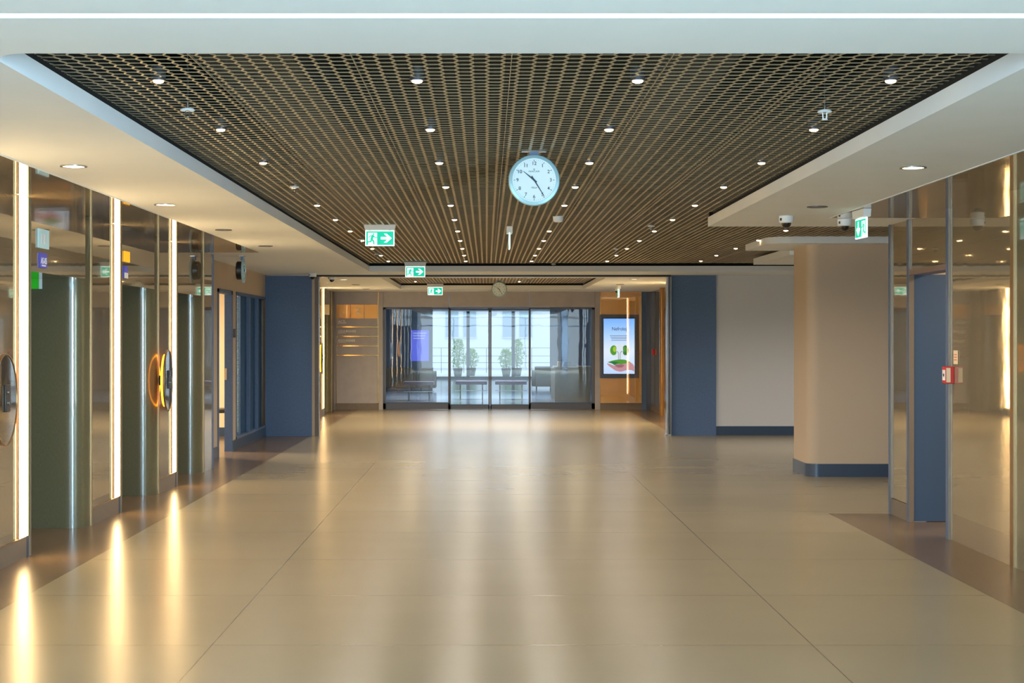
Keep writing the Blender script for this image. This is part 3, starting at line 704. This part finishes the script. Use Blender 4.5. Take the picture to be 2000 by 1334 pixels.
# ------------------------------------------------------------------ lobby and garden beyond the glass
LY = 47.0
struct('wall_left', bx(-9, -1.65, LY, LY+.2, 0, CZ), LOBBYW)
struct('wall_right', bx(1.95, 11, LY, LY+.2, 0, CZ), LOBBYW)
struct('wall_left', bx(-5.2, -5.1, 33.5, LY, 0, CZ), LOBBYW); struct('wall_right', bx(5.2, 5.3, 33.5, LY, 0, CZ), LOBBYW)
struct('wall_left', bx(-2.4, -2.3, LY+.2, 58, 0, CZ), OUTW); struct('wall_right', bx(2.5, 2.6, LY+.2, 58, 0, CZ), OUTW)
lobf = mat('lobby floor', (150, 170, 190), .12); struct('floor', bx(-5.1, 5.2, EY+.25, 57.9, .0, .004), lobf)
g = sempty('window_5')
for x in (-2.3, -.75, .95, 2.45): obj('frame', bx(x, x+.12, 57.85, 57.95, 0, CZ), FRAME, g)
obj('frame', bx(-2.3, 2.5, 57.85, 57.95, 0, .1), FRAME, g)
l = bpy.data.lights.new('lobby_fill', 'AREA'); l.energy = 190; l.size = 3; l.color = (.85, .94, 1)  # unseen fill lamp without a fixture, added to brighten the lobby
o = bpy.data.objects.new('lobby_fill', l); o.location = (0, 40, CZ-.02); C.objects.link(o)
t = thing('reflection_panel', 'violet-blue panel standing in for a screen reflection in the left pane', 'screen', (px(820, LY), LY-.03, pz(675, LY)))
obj('panel', bx(-.27, .27, 0, .03, -.47, .47), sm('violet reflection', (96, 104, 236), .9), t)  # reflection of a screen in the glass, built as a glowing panel
for k, z in enumerate((.38, .3, .22)): obj('caption_bar', bx(-.2, .2-.03*k, -.004, 0, z-.015, z+.015), sm('caption %d' % k, (180, 190, 240), .8), t)
def sofa(label, x0, x1, y, h):
    w_ = x1-x0; t = thing('lobby_sofa', label, 'sofa', ((x0+x1)/2, y, 0), 0, 'brown sofas in the lobby')
    obj('base', bx(-w_/2, w_/2, 0, .8, .1, .42), LEATHER, t, .02); obj('backrest', bx(-w_/2, w_/2, -.08, .12, .1, h), LEATHER, t, .02)
    for s in (-1, 1):
        obj('armrest', bx(s*w_/2-.08, s*w_/2+.08, 0, .8, .1, .58), LEATHER, t, .02)
        obj('foot', bx(s*(w_/2-.05)-.02, s*(w_/2-.05)+.02, 0, .05, 0, .1), DARKM, t)
sofa('brown sofa behind the left pane, at its left edge', -2.95, -2.12, 44.6, .70)
sofa('brown sofa behind the left pane, beside the bright opening', -1.95, -1.55, 44.6, .70)
sofa('low brown sofa in front of the bright column behind the right door leaf', 1.45, 2.15, 46.0, .70)
def bench(label, x0, x1, y):
    w_ = x1-x0; t = thing('lobby_bench', label, 'bench', ((x0+x1)/2, y, 0), 0, 'thin-legged benches in the lobby')
    obj('seat', bx(-w_/2, w_/2, 0, .5, .38, .47), MAUVE, t, .015); obj('rail', bx(-w_/2, w_/2, .02, .04, .22, .235), CHROME, t)
    for sx in (-1, 1):
        for yy in (.05, .45): obj('leg', bar(nb(), (sx*(w_/2-.12), yy, 0), (sx*(w_/2-.12), yy, .38), .014), CHROME, t)
bench('mauve bench seen through the left glass pane', -2.05, -1.30, 38.0)
bench('grey mauve bench seen through the left door leaf', -.78, .02, 38.6)
bench('grey mauve bench seen through the right door leaf', .22, 1.02, 38.6)
t = thing('reception_desk', 'pale stone reception desk seen through the right glass pane', 'desk', (2.12, 37.6, 0))
obj('front', bx(-.45, .43, 0, .12, 0, .82), DESK, t, .006); obj('top', bx(-.47, .45, -.02, .7, .82, .86), DESK, t, .006); obj('side', bx(-.45, -.35, .12, 2.2, 0, .8), LEATHER, t, .006)
t = thing('desk_jar', 'small tan jar standing on the reception desk', 'jar', (1.80, 37.75, .86))
obj('body', lathe(nb(), [(.05, 0), (.062, .03), (.06, .1), (.04, .12)], n=20), PAPER, t); obj('lid', cyl(nb(), (0, 0, 0), .035, .12, .15), GOLDE, t)
t = thing('desk_telephone', 'dark desk set lying on the reception desk beside the jar', 'telephone', (2.1, 37.8, .86))
obj('base', prism(nb(), [(-.2, 0), (.12, 0), (.12, .03), (-.2, .06)], -.08, .08, 'xz'), DARKM, t); obj('handset', bx(-.18, -.02, -.03, .03, .06, .1), DARKM, t, .01)
# garden
for i, (x, y, h, lab) in enumerate(((-1.15, 62, 1.5, 'leafy potted shrub left of the dark frame outside'), (-.62, 63, 1.1, 'low leafy potted shrub right of the left frame outside'), (.8, 62, 1.1, 'low leafy potted shrub left of the right frame outside'), (1.25, 62.5, 1.5, 'leafy potted shrub right of the right frame outside'))):
    t = thing('potted_shrub', lab, 'plant', (x, y, 0), 0, 'potted shrubs on the terrace')
    obj('pot', lathe(nb(), [(.14, 0), (.2, .32), (.18, .33)], n=20), POTM, t)
    bm = nb(); rr = random.Random(i)
    for k in range(420):
        a = rr.uniform(0, 2*PI); z = .35+rr.random()**.8*(h-.35); r_ = (.34*(1-abs((z-.35)/(h-.35)-.45)))*math.sqrt(rr.random())
        c_ = Vector((r_*math.cos(a), r_*math.sin(a), z)); u = Vector((rr.uniform(-1, 1), rr.uniform(-1, 1), rr.uniform(-.4, 1))).normalized()*.07; v = u.orthogonal().normalized()*.022
        bm.faces.new([bm.verts.new(c_-u), bm.verts.new(c_+v), bm.verts.new(c_+u), bm.verts.new(c_-v)])
    obj('foliage', bm, LEAF, t)
    bm = nb()
    for k in range(5): bar(bm, (0, 0, .3), (rr.uniform(-.15, .15), rr.uniform(-.15, .15), h*.8), .01)
    obj('stem', bm, LEATHER, t)
t = thing('white_building', 'pale rendered building with shuttered windows across the terrace', 'building', (0, 78, 0))
obj('wall', bx(-14, 14, 0, 4, 0, 9), OUTW, t)
SH = mat('blue grey shutter', (150, 170, 186), .6)
for x in (-1.75, -.85, 1.15, 2.0, -3.8, 4.0): 
    f = obj('window', bx(x-.32, x+.32, -.05, 0, 1.6, 3.0), SH, t); obj('sill', bx(x-.36, x+.36, -.1, 0, 1.55, 1.6), OUTG, f)
t = thing('terrace_railing', 'thin grey railing along the terrace outside', 'railing', (0, 68, 0))
for z in (.45, .75, 1.1): obj('rail', bx(-4, 4, -.01, .01, z, z+.018), FRAME, t)
for k in range(9): obj('post', bx(-4+k-.012, -4+k+.012, -.02, .02, 0, 1.1), FRAME, t)

# ------------------------------------------------------------------ exit signs
def exit_sign(label, loc, rz, arrow='right'):
    t = thing('exit_sign', label, 'exit sign', loc, rz, 'green running-man exit signs hanging from the ceiling')
    obj('housing', prism(nb(), [(-.163, 0), (.163, 0), (.148, -.062), (-.148, -.062)], -.03, .03, 'xz'), WPL, t, .003)
    obj('bracket', bx(-.163, .163, -.032, .032, -.002, .012), FRAME, t)
    for s in (-1, 1): obj('clip', bx(s*.1-.012, s*.1+.012, -.012, .012, -.066, -.058), CHROME, t)
    pl = obj('plate', bx(-.145, .145, -.007, .007, -.222, -.066), EXW, t, .002)
    for s in (-1, 1):          # front and back faces, mirrored
        a, b_ = sorted((s*.0072, s*.0082)); a2, b2 = sorted((s*.0082, s*.0092))
        mx = 1 if arrow == 'right' else -1; mx *= 1
        if s == 1: mx = -mx
        if arrow == 'down': mx = -1 if s == -1 else 1
        def gx(x): return mx*x
        def gp(pts, m_, a=a2, b=b2, nm='mark'): return obj(nm, prism(nb(), [(gx(x), z) for x, z in pts], a, b, 'xz'), m_, pl)
        gp([(-.02, -.212), (.135, -.212), (.135, -.076), (-.02, -.076)], EXG, a, b_, 'green_field')
        gp([(-.135, -.212), (-.118, -.212), (-.118, -.09), (-.028, -.09), (-.028, -.212), (-.02, -.212), (-.02, -.076), (-.135, -.076)], EXG, a, b_, 'door_outline')
        if arrow == 'down':
            gp([(.057, -.2), (.105, -.15), (.088, -.135), (.068, -.155), (.068, -.088), (.046, -.088), (.046, -.155), (.026, -.135), (.009, -.15)], EXW, nm='arrow')
        else:
            gp([(.118, -.144), (.068, -.1), (.04, -.1), (.075, -.132), (.01, -.132), (.01, -.156), (.075, -.156), (.04, -.188), (.068, -.188)], EXW, nm='arrow')
        bm = nb(); cyl(bm, (gx(-.062), 0, -.103), .0085, a, b_, 'y', 16)
        for p, q, wa, wb in (((-.068, -.118), (-.082, -.152), .009, .008), ((-.068, -.118), (-.045, -.14), .004, .003), ((-.045, -.14), (-.03, -.136), .003, .003), ((-.072, -.12), (-.098, -.122), .004, .003), ((-.098, -.122), (-.108, -.138), .003, .003),
                             ((-.082, -.152), (-.062, -.176), .006, .005), ((-.062, -.176), (-.058, -.205), .005, .004), ((-.082, -.152), (-.09, -.178), .006, .005), ((-.09, -.178), (-.122, -.182), .005, .004)):
            limb(bm, (gx(p[0]), p[1]), (gx(q[0]), q[1]), wa*1.45, wb*1.45, a, b_)
        obj('running_man', bm, EXG, pl)
    return t
exit_sign('green exit sign with a right arrow, nearest and largest of the three in a row', (px(742, 15.3), 15.3, MZ+.012), 0)
exit_sign('green right-arrow exit sign, middle of the row, before the far ceiling edge', (px(811, 22.5), 22.5, MZ-.012), 0)
exit_sign('green exit sign with a right arrow, farthest and smallest, before the glass doors', (px(850, 30.2), 30.2, MZ-.06), 0)
exit_sign('exit sign with a down arrow hanging edge-turned by the right mirrored wall', (2.93, 12.0, CZ+.0), PI/2+.05, 'down')
exit_sign('exit sign seen almost edge on, hanging under the mesh below the large clock', (px(995, 15.6), 15.6, MZ), PI/2)
exit_sign('exit sign seen edge on near the ceiling in front of the gold wall', (px(1208, 29.5), 29.5, CZ), PI/2)

# ------------------------------------------------------------------ clocks
def clock(label, loc, rz=0):
    t = thing('wall_clock', label, 'clock', loc, rz, 'round ceiling-hung clocks')
    cz = -.178
    obj('bracket_plate', bx(-.075, .075, -.03, .03, -.006, .004), CHROME, t); obj('bracket', bx(-.028, .028, -.012, .02, -.05, 0), STEELB, t)
    obj('housing', lathe(nb(), [(.10, .07), (.112, .06), (.112, -.005)], (0, 0, cz), 'y', 48), DARKM, t)
    obj('rim', lathe(nb(), [(.12, .0), (.152, -.002), (.155, -.012), (.15, -.026), (.133, -.03), (.131, -.02)], (0, 0, cz), 'y', 72), RING, t)
    d = obj('dial', cyl(nb(), (0, 0, cz), .132, -.0225, -.016, 'y', 64), DIAL, t)
    bm = nb()
    for k in range(60):
        a = 2*PI*k/60; big = k % 5 == 0; r0, r1, w_ = (.113, .123, .0016) if big else (.119, .123, .0006)
        u = Vector((math.sin(a), math.cos(a))); n = Vector((u.y, -u.x))
        prism(bm, [tuple(u*r0+n*w_+Vector((0, cz))), tuple(u*r1+n*w_+Vector((0, cz))), tuple(u*r1-n*w_+Vector((0, cz))), tuple(u*r0-n*w_+Vector((0, cz)))], -.0235, -.022, 'xz')
    obj('minute_marks', bm, INK, d)
    for k in range(1, 13):
        a = 2*PI*k/12; text('numeral', str(k), .029, INK, d, (.1*math.sin(a), -.0235, cz+.1*math.cos(a)), (PI/2, 0, 0), .0005, align='CENTER')
    text('maker_name', 'NACAR', .013, INK, d, (0, -.0232, cz+.052), (PI/2, 0, 0), .0003, align='CENTER', sx=1.5)
    obj('maker_emblem', ring(nb(), (0, 0, cz+.064), .003, .005, -.0232, -.022, 'y', 16), INK, d)
    text('script_name', 'Nacar', .015, INK, d, (0, -.0232, cz-.045), (PI/2, 0, 0), .0003, shear=.4, align='CENTER')
    for nm, (dx, dz), L_, tail, wd, y in (('hour_hand', (-.773, .638), .083, .02, .0045, -.026), ('minute_hand', (.531, -.847), .115, .028, .0035, -.0285)):
        u = Vector((dx, dz)).normalized(); n = Vector((u.y, -u.x)); c0 = Vector((0, cz))
        p = [c0-u*tail+n*wd, c0+u*L_*.15+n*wd, c0+u*L_+n*.0012, c0+u*L_-n*.0012, c0+u*L_*.15-n*wd, c0-u*tail-n*wd]
        obj(nm, prism(nb(), [tuple(q) for q in p], y-.001, y+.001, 'xz'), INK, t)
    obj('hand_cap', cyl(nb(), (0, 0, cz), .006, -.031, -.022, 'y', 16), INK, t)
    return t
c1 = clock('large round clock facing the viewer under the near mesh ceiling', (px(1043, 9.25), 9.25, MZ+.001))
dup(c1, (px(975, 30), 30.0, MZ+.0), 0, 'small round clock facing the viewer in front of the header over the glass doors')
dup(c1, (-2.98, 18.75, CZ+.0), PI/2+.05, 'round clock seen from the side, hanging by the left cloth wall')

# ------------------------------------------------------------------ dome cameras, sprinklers, smoke detector
SMOKE = mat('smoked dome', (36, 30, 28), .08)
def dome(label, loc):
    t = thing('dome_camera', label, 'security camera', loc, 0, 'white dome security cameras')
    obj('base', lathe(nb(), [(.058, 0), (.06, -.02), (.058, -.05), (.05, -.058)], n=36), WPL, t)
    obj('dome', lathe(nb(), [(.04, -.058)]+[(.04*math.cos(a), -.058-.04*math.sin(a)) for a in (.3, .6, .9, 1.2, 1.45)], n=30), SMOKE, t)
    obj('label', bx(-.056, -.045, -.04, -.02, -.04, -.02), DARKM, t)
    return t
k1 = dome('white dome camera under the right soffit, left of the hanging exit sign', (2.46, 12.6, CZ))
dup(k1, (3.02, 12.95, CZ), 0, 'white dome camera partly behind the hanging exit sign on the right')
dup(k1, (-2.68, 23.7, CZ), 0, 'white dome camera at the top corner of the left navy column')
dup(k1, (-2.50, 24.85, CZ), 0, 'white dome camera just beyond the dark track by the bright light strip')
dup(k1, (2.62, 30.8, CZ), 0, 'white dome camera near the gold wall above the lit screen')
def sprinkler(label, loc, white=False):
    m_ = WPL if white else CHROME
    t = thing('sprinkler', label, 'sprinkler', loc, 0, 'sprinkler heads under the mesh ceiling')
    obj('pipe', cyl(nb(), (0, 0, 0), .008, -.02, .3, n=12), CHROME, t)
    obj('escutcheon', lathe(nb(), [(.012, -.012), (.03, -.02), (.036, -.016), (.03, -.008)], n=28), WPL, t)
    bm = nb(); bar(bm, (-.01, 0, -.02), (-.008, 0, -.05), .003); bar(bm, (.01, 0, -.02), (.008, 0, -.05), .003); cyl(bm, (0, 0, 0), .014, -.055, -.05, n=16)
    obj('frame', bm, m_, t)
    return t
s1 = sprinkler('chrome sprinkler head with white disc under the mesh, near left', (-1.43, 7.35, MZ-.02))
s2 = sprinkler('white sprinkler head under the mesh, near right', (1.63, 7.4, MZ-.02), True)
for (x, y, lab) in ((-1.40, 11.2, 'sprinkler head in the mesh on the far left, second from the viewer'), (-1.40, 17.2, 'sprinkler head to the left of the largest exit sign'), (-1.44, 20.2, 'sprinkler head between the largest and middle exit signs'),
                  (1.62, 15.1, 'dark sprinkler head right of the smoke detector'), (1.6, 19.0, 'dark sprinkler head near the far right of the main mesh'), (1.0, 22.9, 'sprinkler head at the far edge of the main mesh'), (.8, 28.5, 'sprinkler head in the second mesh ceiling')):
    dup(s1, (x, y, MZ-.01), 0, lab)
t = thing('smoke_detector', 'white puck smoke detector on the mesh below and right of the large clock', 'smoke detector', (px(1090, 14.2), 14.2, MZ-.01))
obj('base', cyl(nb(), (0, 0, 0), .048, -.02, .01, n=32), WPL, t); obj('head', lathe(nb(), [(.044, -.02), (.044, -.035), (.03, -.045)], n=32), WPL, t)
